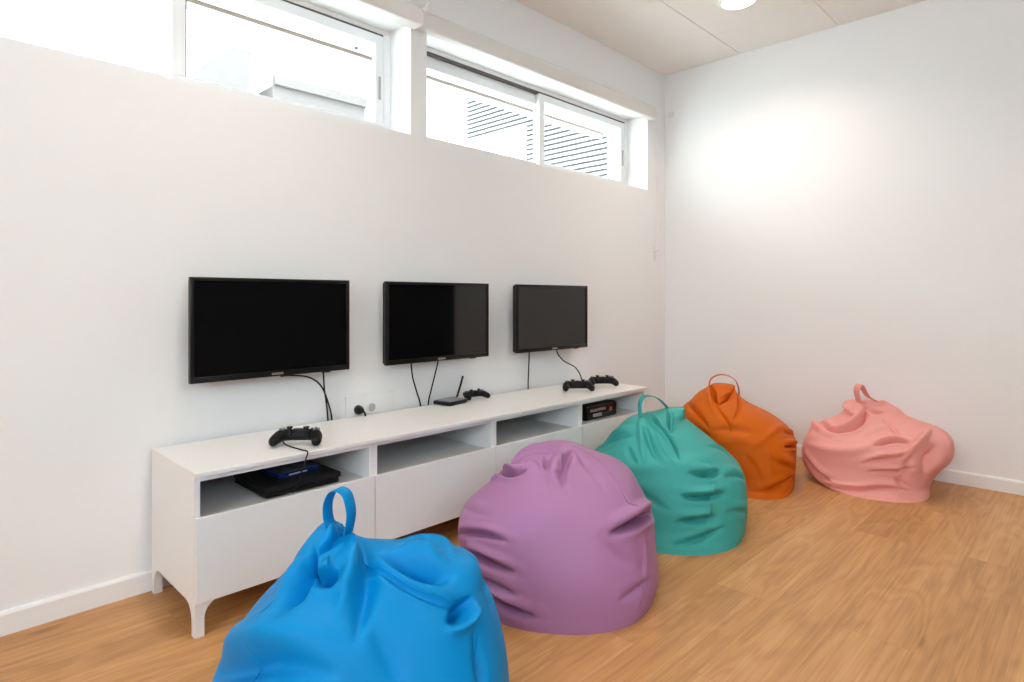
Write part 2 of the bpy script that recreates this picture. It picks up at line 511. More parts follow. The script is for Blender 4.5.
# ------------------------------------------------------------------ bean bags
BAGS = {
    'blue': dict(ctr=(1.117, 0.109), away=(-0.8553, 0.5181), n=2.3,
        tab=[[0.0, -0.314, 0.3, -0.301, 0.287], [0.049, -0.319, 0.327, -0.32, 0.323], [0.146, -0.304, 0.332, -0.308, 0.347], [0.253, -0.262, 0.32, -0.256, 0.334], [0.33, -0.201, 0.285, -0.209, 0.261], [0.389, -0.16, 0.248, -0.128, 0.139], [0.427, -0.133, 0.052, -0.073, 0.093], [0.452, -0.093, -0.02, -0.03, 0.125], [0.465, -0.062, -0.022, -0.001, 0.075], [0.468, -0.052, -0.03, 0.019, 0.053]],
        folds=[
            (0.0338, 0.024, 0, [[-0.021, 0.044, 0.452], [-0.002, -0.013, 0.441], [-0.004, -0.071, 0.427], [-0.015, -0.112, 0.398], [-0.027, -0.155, 0.367]]),
            (-0.0338, 0.02, 0, [[0.011, 0.04, 0.439], [0.023, -0.058, 0.427], [0.023, -0.113, 0.4], [0.013, -0.16, 0.367], [0.003, -0.203, 0.335]]),
            (-0.052, 0.013, 1, [[-0.088, -0.076, 0.417], [-0.071, -0.088, 0.411], [-0.05, -0.096, 0.408], [-0.029, -0.088, 0.417]]),
            (0.0208, 0.012, 0, [[-0.089, -0.035, 0.443], [-0.073, -0.014, 0.455], [-0.049, -0.001, 0.465], [-0.023, 0.022, 0.464]]),
            (-0.0468, 0.008, 0, [[-0.092, 0.011, 0.451], [-0.093, -0.036, 0.441], [-0.088, -0.066, 0.427], [-0.082, -0.083, 0.412]]),
            (-0.0468, 0.021, -1, [[-0.1, -0.003, 0.446], [-0.105, -0.056, 0.427], [-0.114, -0.088, 0.389], [-0.133, -0.116, 0.357]]),
            (0.0182, 0.009, 0, [[-0.061, 0.12, 0.455], [-0.048, 0.05, 0.468], [-0.051, -0.012, 0.461], [-0.077, -0.028, 0.45]]),
            (-0.0234, 0.007, 0, [[-0.031, 0.048, 0.468], [-0.038, -0.009, 0.46], [-0.061, -0.031, 0.452], [-0.081, -0.036, 0.445]]),
            (-0.0598, 0.024, 1, [[0.062, -0.047, 0.422], [0.104, -0.079, 0.41], [0.15, -0.101, 0.395], [0.194, -0.101, 0.385]]),
            (0.0182, 0.016, 0, [[0.101, 0.04, 0.417], [0.168, 0.11, 0.392], [0.204, 0.052, 0.398], [0.206, -0.053, 0.397]]),
            (-0.0208, 0.01, 1, [[0.01, -0.051, 0.431], [0.042, -0.08, 0.417], [0.081, -0.117, 0.395], [0.129, -0.143, 0.375], [0.184, -0.154, 0.353], [0.211, -0.144, 0.344]]),
            (-0.052, 0.013, 0, [[0.186, -0.175, 0.33], [0.205, -0.158, 0.335], [0.222, -0.139, 0.339], [0.232, -0.124, 0.344]]),
            (0.0208, 0.01, 0, [[0.18, -0.189, 0.318], [0.212, -0.172, 0.313], [0.241, -0.139, 0.318], [0.24, -0.121, 0.337]]),
            (-0.0442, 0.032, 1, [[-0.293, 0.018, 0.181], [-0.228, -0.111, 0.261], [-0.165, -0.166, 0.29], [-0.1, -0.205, 0.298], [-0.045, -0.229, 0.29]]),
            (0.0156, 0.05, 0, [[-0.274, 0.064, 0.227], [-0.178, -0.112, 0.318], [-0.082, -0.183, 0.332]]),
            (-0.0156, 0.022, 0, [[0.033, -0.194, 0.344], [0.066, -0.23, 0.3], [0.087, -0.252, 0.255]]),
            (-0.0182, 0.014, 0, [[0.235, -0.165, 0.293], [0.243, -0.187, 0.241], [0.239, -0.217, 0.189]]),
            (-0.0156, 0.018, 0, [[0.256, -0.022, 0.384], [0.282, -0.033, 0.328], [0.291, -0.075, 0.29]]),
        ],
        seams=[[[0.016, -0.042, 0.432], [0.041, -0.069, 0.421], [0.082, -0.109, 0.4], [0.131, -0.136, 0.378], [0.184, -0.146, 0.359], [0.206, -0.144, 0.348]], [[-0.102, -0.048, 0.433], [-0.129, -0.068, 0.394], [-0.171, -0.077, 0.346], [-0.196, -0.091, 0.311], [-0.198, -0.131, 0.284], [-0.19, -0.177, 0.252]], [[0.241, -0.145, 0.311], [0.245, -0.172, 0.264], [0.239, -0.21, 0.204]]]),
    'purple': dict(ctr=(0.985, 1.05), away=(-0.624, 0.7814), n=2.3,
        tab=[[0.0, -0.348, 0.264, -0.343, 0.323], [0.046, -0.361, 0.278, -0.343, 0.321], [0.137, -0.389, 0.269, -0.328, 0.324], [0.238, -0.381, 0.266, -0.293, 0.316], [0.32, -0.305, 0.233, -0.254, 0.285], [0.384, -0.229, 0.185, -0.176, 0.232], [0.421, -0.197, 0.077, -0.106, 0.19], [0.448, -0.149, 0.025, -0.043, 0.135], [0.466, -0.072, -0.014, -0.001, 0.085], [0.471, -0.025, -0.016, 0.02, 0.059]],
        folds=[
            (-0.0633, 0.01, 1, [[-0.257, 0.006, 0.361], [-0.226, -0.049, 0.379], [-0.197, -0.086, 0.389], [-0.161, -0.094, 0.408]]),
            (-0.0276, 0.006, 1, [[-0.297, 0.01, 0.327], [-0.266, -0.028, 0.352], [-0.24, -0.046, 0.369]]),
            (0.0184, 0.009, 0, [[-0.224, -0.007, 0.388], [-0.207, 0.017, 0.41], [-0.182, 0.031, 0.432], [-0.132, 0.027, 0.453], [-0.081, -0.009, 0.46], [-0.046, -0.052, 0.444], [-0.037, -0.099, 0.423], [-0.067, -0.135, 0.407]]),
            (-0.023, 0.007, 0, [[-0.194, -0.03, 0.413], [-0.172, -0.017, 0.432], [-0.132, -0.018, 0.447], [-0.083, -0.042, 0.448]]),
            (0.0126, 0.007, 0, [[-0.169, -0.08, 0.411], [-0.139, -0.067, 0.429], [-0.107, -0.095, 0.423], [-0.108, -0.136, 0.402]]),
            (-0.0149, 0.006, 0, [[-0.103, -0.045, 0.445], [-0.09, -0.092, 0.426], [-0.088, -0.13, 0.408]]),
            (-0.0276, 0.014, -1, [[-0.004, -0.013, 0.452], [-0.025, -0.072, 0.434], [-0.038, -0.131, 0.409], [-0.027, -0.184, 0.379]]),
            (-0.0115, 0.018, 0, [[0.006, 0.008, 0.454], [0.062, -0.083, 0.412], [0.097, -0.174, 0.369]]),
            (0.0069, 0.008, 0, [[-0.005, 0.034, 0.462], [0.079, 0.001, 0.419], [0.127, -0.096, 0.394], [0.164, -0.146, 0.352], [0.186, -0.163, 0.315]]),
            (-0.0092, 0.006, 0, [[0.148, -0.124, 0.375], [0.168, -0.154, 0.342], [0.183, -0.172, 0.309]]),
            (-0.0713, 0.013, 1, [[0.113, -0.249, 0.267], [0.143, -0.23, 0.273], [0.184, -0.192, 0.279], [0.228, -0.124, 0.279], [0.263, -0.008, 0.252]]),
            (-0.0115, 0.02, 0, [[0.078, -0.269, 0.252], [0.127, -0.266, 0.203], [0.179, -0.239, 0.167]]),
            (-0.0345, 0.009, 1, [[-0.381, -0.095, 0.188], [-0.325, -0.191, 0.227], [-0.264, -0.238, 0.24], [-0.207, -0.27, 0.237]]),
            (-0.0391, 0.01, 1, [[-0.346, -0.185, 0.167], [-0.299, -0.24, 0.174], [-0.249, -0.277, 0.17], [-0.185, -0.307, 0.159]]),
            (-0.0322, 0.013, 1, [[-0.289, -0.253, 0.081], [-0.241, -0.29, 0.065], [-0.191, -0.316, 0.051], [-0.126, -0.336, 0.044]]),
            (-0.0207, 0.012, 1, [[-0.312, -0.234, 0.115], [-0.262, -0.279, 0.111], [-0.219, -0.304, 0.104], [-0.175, -0.321, 0.094]]),
            (-0.0092, 0.012, 1, [[-0.382, -0.003, 0.237], [-0.33, -0.126, 0.273], [-0.267, -0.195, 0.288]]),
            (-0.0161, 0.014, 1, [[0.139, -0.293, 0.084], [0.182, -0.257, 0.094], [0.232, -0.189, 0.101]]),
            (0.0069, 0.008, 0, [[0.212, -0.18, 0.24], [0.213, -0.201, 0.167], [0.206, -0.241, 0.062]]),
        ],
        seams=[[[-0.005, 0.034, 0.462], [0.079, 0.001, 0.419], [0.127, -0.096, 0.394], [0.164, -0.146, 0.352], [0.186, -0.163, 0.315]], [[0.212, -0.181, 0.237], [0.213, -0.201, 0.167], [0.206, -0.241, 0.062], [0.194, -0.257, 0.035]]]),
    'teal': dict(ctr=(0.98, 1.875), away=(-0.4726, 0.8813), n=2.3,
        tab=[[0.0, -0.407, 0.22, -0.409, 0.277], [0.047, -0.408, 0.239, -0.365, 0.309], [0.141, -0.423, 0.238, -0.341, 0.32], [0.244, -0.426, 0.218, -0.31, 0.306], [0.329, -0.358, 0.118, -0.265, 0.28], [0.394, -0.312, 0.024, -0.171, 0.249], [0.432, -0.258, -0.02, -0.097, 0.201], [0.46, -0.161, -0.021, -0.039, 0.134], [0.479, -0.104, -0.022, 0.001, 0.084], [0.483, -0.043, -0.016, 0.02, 0.056]],
        folds=[
            (-0.0368, 0.008, -1, [[-0.184, 0.047, 0.454], [-0.138, -0.085, 0.438], [-0.09, -0.146, 0.404], [-0.053, -0.204, 0.365], [-0.04, -0.258, 0.326]]),
            (-0.0276, 0.006, 0, [[-0.094, 0.014, 0.479], [-0.082, -0.064, 0.445], [-0.076, -0.14, 0.404]]),
            (-0.0138, 0.006, 0, [[-0.071, -0.02, 0.469], [-0.061, -0.067, 0.433], [-0.071, -0.138, 0.404]]),
            (0.0161, 0.014, 0, [[-0.209, -0.025, 0.443], [-0.195, -0.177, 0.387], [-0.176, -0.273, 0.312]]),
            (-0.023, 0.013, 0, [[-0.182, -0.119, 0.42], [-0.151, -0.204, 0.374], [-0.122, -0.257, 0.336], [-0.097, -0.279, 0.309]]),
            (0.0115, 0.012, 0, [[-0.139, -0.13, 0.416], [-0.099, -0.212, 0.368], [-0.065, -0.268, 0.32]]),
            (-0.0345, 0.018, 1, [[-0.397, -0.013, 0.287], [-0.329, -0.079, 0.356], [-0.244, -0.15, 0.389]]),
            (-0.0138, 0.014, 0, [[-0.256, -0.191, 0.358], [-0.234, -0.244, 0.326], [-0.207, -0.274, 0.301]]),
            (0.0138, 0.035, 0, [[-0.273, -0.266, 0.268], [-0.133, -0.284, 0.301], [0.024, -0.241, 0.315], [0.151, -0.023, 0.304]]),
            (0.0184, 0.012, 0, [[0.07, -0.102, 0.351], [0.14, 0.018, 0.312], [0.171, 0.016, 0.289]]),
            (-0.0391, 0.011, 1, [[0.004, -0.28, 0.281], [0.05, -0.265, 0.275], [0.082, -0.249, 0.271], [0.121, -0.211, 0.275]]),
            (-0.0483, 0.011, 1, [[-0.027, -0.321, 0.201], [0.011, -0.315, 0.197], [0.06, -0.299, 0.197], [0.129, -0.256, 0.204]]),
            (-0.0345, 0.012, 1, [[-0.041, -0.347, 0.107], [-0.002, -0.341, 0.111], [0.034, -0.332, 0.114], [0.097, -0.302, 0.125]]),
            (-0.0207, 0.01, 1, [[-0.065, -0.381, 0.024], [0.006, -0.36, 0.04], [0.066, -0.334, 0.058], [0.128, -0.292, 0.083]]),
            (-0.0138, 0.018, 0, [[-0.239, -0.295, 0.233], [-0.169, -0.325, 0.186], [-0.077, -0.339, 0.146]]),
            (-0.0184, 0.012, 1, [[0.13, -0.223, 0.256], [0.18, -0.159, 0.253], [0.221, -0.093, 0.219]]),
            (-0.0138, 0.012, 1, [[0.135, -0.272, 0.135], [0.183, -0.221, 0.128], [0.227, -0.137, 0.097]]),
            (0.008, 0.008, 0, [[0.076, -0.202, 0.312], [0.078, -0.282, 0.222], [0.067, -0.319, 0.114], [0.055, -0.371, 0.01]]),
        ],
        seams=[[[0.076, -0.202, 0.312], [0.077, -0.264, 0.256], [0.079, -0.294, 0.186], [0.069, -0.323, 0.097], [0.057, -0.366, 0.014]]]),
    'orange': dict(ctr=(0.96, 2.7), away=(-0.3785, 0.9256), n=2.3,
        tab=[[0.0, -0.17, 0.161, -0.371, 0.281], [0.048, -0.266, 0.184, -0.328, 0.31], [0.144, -0.336, 0.188, -0.322, 0.32], [0.25, -0.381, 0.165, -0.306, 0.31], [0.337, -0.421, 0.068, -0.262, 0.286], [0.404, -0.354, -0.058, -0.174, 0.246], [0.443, -0.313, -0.109, -0.101, 0.199], [0.472, -0.267, -0.128, -0.038, 0.144], [0.491, -0.24, -0.13, 0.001, 0.122], [0.498, -0.2, -0.15, 0.02, 0.087]],
        folds=[
            (-0.0414, 0.008, 0, [[-0.252, 0.038, 0.482], [-0.237, -0.074, 0.453], [-0.217, -0.136, 0.426], [-0.2, -0.171, 0.406]]),
            (0.0138, 0.005, 0, [[-0.224, -0.036, 0.47], [-0.211, -0.1, 0.443], [-0.213, -0.157, 0.414]]),
            (-0.0345, 0.007, 0, [[-0.208, -0.165, 0.41], [-0.178, -0.127, 0.428], [-0.151, -0.061, 0.451], [-0.133, 0.017, 0.474]]),
            (0.0161, 0.006, 0, [[-0.2, -0.116, 0.435], [-0.176, -0.076, 0.452], [-0.157, -0.04, 0.464]]),
            (-0.0207, 0.008, 0, [[-0.216, -0.173, 0.404], [-0.182, -0.218, 0.375], [-0.151, -0.259, 0.339], [-0.136, -0.285, 0.303]]),
            (0.0161, 0.012, 0, [[-0.263, 0.058, 0.475], [-0.251, -0.118, 0.432], [-0.223, -0.227, 0.368]]),
            (-0.0253, 0.009, 0, [[-0.123, 0.078, 0.459], [-0.102, -0.041, 0.427], [-0.105, -0.166, 0.391], [-0.127, -0.238, 0.355]]),
            (-0.0299, 0.012, 0, [[-0.385, 0.032, 0.379], [-0.33, -0.157, 0.379], [-0.281, -0.236, 0.347], [-0.25, -0.268, 0.312]]),
            (-0.0184, 0.012, 0, [[-0.346, -0.208, 0.312], [-0.289, -0.252, 0.281], [-0.24, -0.279, 0.272]]),
            (0.0115, 0.026, 0, [[-0.25, -0.273, 0.217], [-0.109, -0.299, 0.272], [-0.036, -0.296, 0.259], [0.03, -0.266, 0.266]]),
            (0.0138, 0.016, 0, [[0.001, -0.285, 0.259], [0.068, -0.181, 0.303], [0.131, 0.043, 0.288]]),
            (-0.0184, 0.022, 0, [[-0.219, -0.279, 0.303], [-0.126, -0.274, 0.32], [-0.019, -0.256, 0.306]]),
            (-0.0391, 0.009, 1, [[0.118, -0.21, 0.232], [0.152, -0.148, 0.228], [0.182, -0.022, 0.198]]),
            (-0.0253, 0.009, 1, [[0.116, -0.129, 0.285], [0.144, -0.067, 0.272], [0.17, 0.035, 0.239]]),
            (-0.0184, 0.014, 1, [[0.055, -0.286, 0.179], [0.117, -0.241, 0.149], [0.177, -0.128, 0.096]]),
            (-0.0161, 0.014, 1, [[-0.054, -0.34, 0.026], [0.028, -0.329, 0.032], [0.103, -0.269, 0.057], [0.161, -0.177, 0.082]]),
            (-0.0115, 0.02, 0, [[-0.07, -0.316, 0.198], [-0.022, -0.32, 0.132], [0.0, -0.321, 0.06]]),
            (0.0069, 0.007, 0, [[0.019, -0.272, 0.266], [0.048, -0.29, 0.179], [0.055, -0.3, 0.082]]),
        ],
        seams=[[[-0.1, -0.197, 0.375], [-0.036, -0.255, 0.314], [0.019, -0.272, 0.266], [0.074, -0.149, 0.312], [0.125, 0.013, 0.294]]]),
    'pink': dict(ctr=(1.42, 3.02), away=(-0.2393, 0.9709), n=2.3,
        tab=[[0.0, -0.227, 0.251, -0.288, 0.208], [0.039, -0.304, 0.266, -0.245, 0.252], [0.107, -0.334, 0.302, -0.23, 0.261], [0.174, -0.331, 0.346, -0.233, 0.271], [0.242, -0.301, 0.352, -0.214, 0.27], [0.291, -0.244, 0.324, -0.16, 0.238], [0.329, -0.166, 0.235, -0.101, 0.197], [0.368, -0.123, 0.153, -0.04, 0.159], [0.407, -0.116, 0.099, 0.002, 0.13], [0.426, -0.103, 0.016, 0.023, 0.127]],
        folds=[
            (-0.0713, 0.014, 1, [[-0.198, -0.1, 0.283], [-0.142, -0.119, 0.294], [-0.088, -0.115, 0.309], [-0.045, -0.072, 0.342], [-0.024, -0.007, 0.397]]),
            (0.0253, 0.011, 0, [[-0.116, 0.067, 0.406], [-0.104, 0.01, 0.376], [-0.071, -0.042, 0.355]]),
            (-0.0391, 0.014, -1, [[-0.246, 0.085, 0.286], [-0.21, -0.065, 0.292], [-0.15, -0.133, 0.283]]),
            (0.0184, 0.02, 0, [[-0.298, -0.02, 0.242], [-0.251, 0.008, 0.285], [-0.221, 0.018, 0.302]]),
            (0.0138, 0.007, 0, [[-0.036, 0.127, 0.426], [0.043, 0.068, 0.421], [0.129, 0.046, 0.385], [0.189, 0.014, 0.347]]),
            (-0.0253, 0.012, 0, [[-0.024, 0.01, 0.414], [0.003, -0.021, 0.385], [0.056, -0.016, 0.385]]),
            (0.0138, 0.01, 0, [[-0.015, 0.018, 0.421], [0.03, 0.015, 0.414], [0.056, 0.065, 0.419]]),
            (0.0184, 0.026, 0, [[-0.305, -0.084, 0.193], [-0.194, -0.189, 0.2], [-0.092, -0.217, 0.215], [0.011, -0.209, 0.248]]),
            (-0.0414, 0.01, 1, [[0.011, -0.209, 0.248], [0.056, -0.19, 0.267], [0.108, -0.174, 0.277], [0.173, -0.168, 0.272]]),
            (0.0161, 0.01, 0, [[0.027, -0.226, 0.213], [0.121, -0.214, 0.227], [0.177, -0.183, 0.257]]),
            (0.0391, 0.02, 0, [[0.251, -0.027, 0.317], [0.207, -0.145, 0.282], [0.167, -0.196, 0.244], [0.135, -0.219, 0.195]]),
            (-0.0598, 0.032, 0, [[0.28, -0.115, 0.271], [0.252, -0.171, 0.21], [0.222, -0.173, 0.129]]),
            (-0.023, 0.009, 1, [[-0.012, -0.23, 0.122], [0.045, -0.229, 0.131], [0.113, -0.221, 0.138], [0.186, -0.205, 0.162]]),
            (-0.0207, 0.009, 1, [[-0.041, -0.232, 0.159], [0.027, -0.231, 0.186], [0.122, -0.219, 0.208]]),
            (-0.0276, 0.01, 1, [[-0.247, -0.135, 0.017], [-0.163, -0.229, 0.015], [-0.067, -0.253, 0.025], [0.037, -0.238, 0.049], [0.145, -0.208, 0.049]]),
            (-0.023, 0.009, 0, [[0.097, -0.22, 0.103], [0.13, -0.211, 0.08], [0.171, -0.193, 0.063]]),
            (-0.0276, 0.014, 1, [[-0.324, -0.068, 0.126], [-0.282, -0.135, 0.088], [-0.233, -0.18, 0.054], [-0.175, -0.215, 0.041]]),
            (-0.0184, 0.018, 0, [[0.155, -0.21, 0.22], [0.142, -0.216, 0.148], [0.124, -0.216, 0.058]]),
            (0.0138, 0.01, 0, [[0.27, -0.019, 0.312], [0.307, -0.048, 0.289], [0.332, -0.081, 0.229]]),
            (-0.0207, 0.014, 0, [[0.055, -0.057, 0.355], [0.099, -0.1, 0.327], [0.121, -0.157, 0.289]]),
            (0.0115, 0.02, 0, [[-0.05, -0.166, 0.282], [0.037, -0.113, 0.322], [0.147, -0.084, 0.329]]),
        ],
        seams=[[[-0.036, 0.127, 0.426], [0.043, 0.068, 0.421], [0.129, 0.046, 0.385], [0.185, 0.02, 0.35]], [[0.092, -0.164, 0.286], [0.108, -0.219, 0.217], [0.113, -0.217, 0.119], [0.119, -0.242, 0.019]]]),
}

STRAPS = {
    'blue': dict(width=0.03, across=(0.66, 0.75), path=[[-0.052, 0.036, 0.465], [-0.059, 0.042, 0.491], [-0.059, 0.042, 0.52], [-0.05, 0.034, 0.545], [-0.035, 0.021, 0.556], [-0.019, 0.008, 0.55], [-0.011, 0.0, 0.53], [-0.008, -0.002, 0.501], [-0.015, 0.004, 0.46]]),
    'teal': dict(width=0.03, across=(-0.6, 0.8), path=[[-0.207, -0.02, 0.416], [-0.211, -0.023, 0.466], [-0.211, -0.023, 0.507], [-0.198, -0.013, 0.537], [-0.173, 0.007, 0.542], [-0.143, 0.03, 0.531], [-0.117, 0.05, 0.508], [-0.091, 0.07, 0.474], [-0.078, 0.08, 0.436]]),
    'orange': dict(width=0.03, across=(-0.24, 0.97), path=[[-0.256, 0.032, 0.42], [-0.266, 0.029, 0.482], [-0.256, 0.032, 0.527], [-0.229, 0.038, 0.547], [-0.198, 0.046, 0.554], [-0.161, 0.055, 0.546], [-0.129, 0.063, 0.524], [-0.111, 0.068, 0.479], [-0.108, 0.068, 0.412]]),
    'pink': dict(width=0.042, across=(-0.66, 0.75), path=[[-0.048, 0.013, 0.402], [-0.064, -0.001, 0.456], [-0.068, -0.005, 0.493], [-0.057, 0.005, 0.522], [-0.046, 0.015, 0.517], [-0.034, 0.026, 0.489], [-0.016, 0.042, 0.456], [0.017, 0.071, 0.434], [0.059, 0.107, 0.413], [0.12, 0.158, 0.367]]),
}

BAG_COLOUR = {
    'blue': (0.000, 0.235, 0.57),
    'purple': (0.400, 0.192, 0.365),
    'teal': (0.055, 0.375, 0.345),
    'orange': (0.600, 0.118, 0.003),
    'pink': (0.820, 0.365, 0.325),
}
BAG_LABEL = {
    'blue': 'bright blue vinyl bean bag with upright loop handle before the gaming bench',
    'purple': 'round lilac purple vinyl bean bag without a visible handle',
    'teal': 'turquoise vinyl bean bag with a thin loop handle beside the bench end',
    'orange': 'orange vinyl bean bag with an arched handle near the room corner',
    'pink': 'slumped salmon pink vinyl bean bag against the end wall',
}


def bag_surface(d, NT, NR):
    tab = np.array(d['tab'])
    T = cr(tab, np.linspace(0, len(tab) - 1, NR))
    z, L, R, F, B = [T[:, k][:, None] for k in range(5)]
    th = np.linspace(0, 2 * np.pi, NT, endpoint=False)[None]
    c, s = np.cos(th), np.sin(th)
    e = 2.0 / d['n']
    cu, sv = np.sign(c) * abs(c) ** e, np.sign(s) * abs(s) ** e
    return np.stack([(L + R) / 2 + (R - L) / 2 * cu, (F + B) / 2 + (B - F) / 2 * sv, np.maximum(z, 0) + 0 * cu], -1)


def normals(G):
    du = np.roll(G, -1, 1) - np.roll(G, 1, 1)
    dv = np.empty_like(G)
    dv[1:-1] = G[2:] - G[:-2]
    dv[0] = G[1] - G[0]
    dv[-1] = G[-1] - G[-2]
    n = np.cross(du, dv)
    return n / (np.linalg.norm(n, axis=-1, keepdims=True) + 1e-9)


def crease(P, N, amp, w, lip, line):
    """Offset along the normals for one fold: strongest in the middle of its run
    and running out to nothing at both ends; a lip bulges along one side."""
    line = smooth_path(line, max(10, 6 * len(line))) if len(line) > 2 else np.array(line, float)
    seg = np.linalg.norm(np.diff(line, axis=0), axis=1)
    acc = np.concatenate([[0], np.cumsum(seg)])
    tot = acc[-1] + 1e-9
    near = np.where(np.min(np.linalg.norm(P[:, None, :] - line[None, ::3, :], axis=2), axis=1) < 5 * w + 0.03)[0]
    p, n = P[near], N[near]
    best = np.full(len(p), 1e9)
    pos = np.zeros(len(p))
    side = np.zeros(len(p))
    for k, (a, b) in enumerate(zip(line, line[1:])):
        ab = b - a
        L = np.linalg.norm(ab) + 1e-9
        t = np.clip(((p - a) @ ab) / (L * L), 0, 1)
        off = p - (a + t[:, None] * ab)
        d = np.linalg.norm(off, axis=1)
        m = d < best
        best[m] = d[m]
        pos[m] = (acc[k] + t[m] * L) / tot
        side[m] = np.einsum('ij,ij->i', off[m], np.cross(n[m], ab / L))
    fade = np.clip(np.sin(np.pi * np.clip(pos * 0.94 + 0.03, 0, 1)), 0, 1) ** 0.8
    ww = w * (0.45 + 0.55 * fade)
    out = amp * fade * np.exp(-(best / ww) ** 2)
    if lip:
        x = side * lip
        out += -amp * 0.50 * fade * np.exp(-((x - 2.0 * w) / (1.5 * w)) ** 2) * np.exp(-np.maximum(best - 3.2 * w, 0) ** 2 / w ** 2)
        out += -amp * 0.18 * fade * np.exp(-((x + 1.9 * w) / (1.2 * w)) ** 2) * np.exp(-np.maximum(best - 3.2 * w, 0) ** 2 / w ** 2)
    full = np.zeros(len(P))
    full[near] = out
    return full


def make_bag(key):
    d = BAGS[key]
    NT, NR = 380, 230
    G = bag_surface(d, NT, NR)
    Nn = normals(G)
    P = G.reshape(-1, 3)
    disp = np.zeros(len(P))
    for amp, w, lip, line in d['folds']:
        disp += crease(P, Nn.reshape(-1, 3), amp, w, lip, line)
    # soft unevenness of the filling
    rng = np.random.RandomState({'blue': 1, 'purple': 2, 'teal': 3, 'orange': 4, 'pink': 5}[key])
    soft = np.zeros(len(P))
    for k in range(26):
        q = rng.normal(size=3); q /= np.linalg.norm(q)
        fr = rng.uniform(9, 26)
        soft += 0.03 / fr * np.sin(P @ q * fr + rng.uniform(0, 6.28))
    lift = np.clip(P[:, 2] / 0.04, 0, 1)
    crown = np.clip((NR - 1 - np.arange(len(P)) // NT) / 14.0, 0, 1)      # the gathered tip stays closed
    disp = (disp + soft * 0.9) * lift * crown
    Q = P + Nn.reshape(-1, 3) * disp[:, None]
    Q[:, 2] = np.maximum(Q[:, 2], 0.0)
    # base seam: a shallow groove just above the floor
    ctr = Q.reshape(NR, NT, 3)
    bottom = np.array([[ctr[0, :, 0].mean(), ctr[0, :, 1].mean(), 0.0]])
    top = np.array([ctr[-1].mean(0) + np.array([0, 0, 0.001])])
    V = np.concatenate([Q, bottom, top])
    i = np.arange(NR - 1)[:, None] * NT
    j = np.arange(NT)[None]
    jn = (j + 1) % NT
    quads = np.stack([i + j, i + jn, i + NT + jn, i + NT + j], -1).reshape(-1, 4)
    nb, ntp = len(Q), len(Q) + 1
    tri_b = np.stack([np.full(NT, nb), jn[0], j[0]], -1)
    o = (NR - 1) * NT
    tri_t = np.stack([np.full(NT, ntp), o + j[0], o + jn[0]], -1)
    me = bpy.data.meshes.new('cover')
    me.vertices.add(len(V))
    me.vertices.foreach_set('co', V.ravel())
    nl = quads.size + tri_b.size + tri_t.size
    me.loops.add(nl)
    me.loops.foreach_set('vertex_index', np.concatenate([quads.ravel(), tri_b.ravel(), tri_t.ravel()]).astype(np.int32))
    npoly = len(quads) + 2 * NT
    me.polygons.add(npoly)
    starts = np.concatenate([np.arange(len(quads)) * 4, quads.size + np.arange(2 * NT) * 3]).astype(np.int32)
    me.polygons.foreach_set('loop_start', starts)
    me.polygons.foreach_set('use_smooth', np.ones(npoly, dtype=bool))
    me.update(calc_edges=True)
    me.validate()
    rgb = BAG_COLOUR[key]
    mat = plain(key + '_vinyl', rgb, 0.5, 0.15, noise_scale=260, bump=0.08)
    me.materials.append(mat)
    away = d['away']
    rz = math.atan2(-away[0], away[1])      # local Y points away from the room's middle
    t = thing('bean_bag', (d['ctr'][0], d['ctr'][1], 0), BAG_LABEL[key], 'bean bag', 'vinyl bean bags on the floor', rz)
    cover = link(bpy.data.objects.new('cover', me), t)
    # piped seams lying on the cover
    for line in d['seams']:
        sm = smooth_path(line, 40)
        pts = []
        for p in sm:
            k = np.argmin(np.linalg.norm(P - p, axis=1))
            pts.append(Q[k] + Nn.reshape(-1, 3)[k] * 0.0004)
        pts = np.array(pts)
        for _ in range(3):
            pts[1:-1] = (pts[:-2] + 2 * pts[1:-1] + pts[2:]) / 4
        bm = bmesh.new()
        tube(bm, pts, 0.0016, 6)
        mesh_obj('seam', bm, mat, t, True)
    # the seam where the round base panel is sewn on
    if key in ('teal', 'pink', 'orange'):
        k = int(np.argmin(abs(Q.reshape(NR, NT, 3)[:, 0, 2] - 0.014)))
        ring = Q.reshape(NR, NT, 3)[k][::4]
        ring = np.concatenate([ring, ring[:1]])
        bm = bmesh.new()
        tube(bm, ring, 0.0022, 6)
        mesh_obj('base_seam', bm, mat, t, True)
    if key in STRAPS:
        s = STRAPS[key]
        path = smooth_path(s['path'], 60)
        w = (s['across'][0], s['across'][1], 0.05)
        bm = bmesh.new()
        band(bm, path, [w] * len(path), s['width'], 0.0035)
        mesh_obj('handle', bm, mat, t, math.radians(50))
    return t


for key in BAGS:
    make_bag(key)

# ------------------------------------------------------------------ media bench
CX0, CXF, CXD = 0.0225, 0.4300, 0.4424
CL = 2.4
UNIT_LABELS = [
    'white bench unit at the left end with black console and blue case on its shelf',
    'white bench unit with an empty shelf, second from the left end',
    'white bench unit with an empty shelf behind the purple bean bag',
    'white bench unit at the far end holding a black box on its shelf',
]


def leg_mesh(sy, sx):
    """Foot with curved brackets; sy/sx = direction in which the brackets run."""
    bm = bmesh.new()
    ht, lw, r = 0.115, 0.026, 0.05
    def prof(run, reach, bar):
        p = [(0, 0), (lw, 0)]
        zc = ht - bar - r
        for k in range(9):
            a = math.pi - k * (math.pi / 2) / 8
            p.append((lw + r + r * math.cos(a), zc + r * math.sin(a)))
        p += [(reach, ht - bar), (reach, ht), (0, ht)]
        return [(run * q[0], q[1]) for q in p]
    prism(bm, prof(sx, 0.2036, 0.024), 'y', 0, sy * 0.024)
    prism(bm, [(q[0] + sy * 0.0006, q[1]) for q in prof(sy, 0.24, 0.0135)], 'x', -sx * 0.0006, sx * 0.022)
    return bm


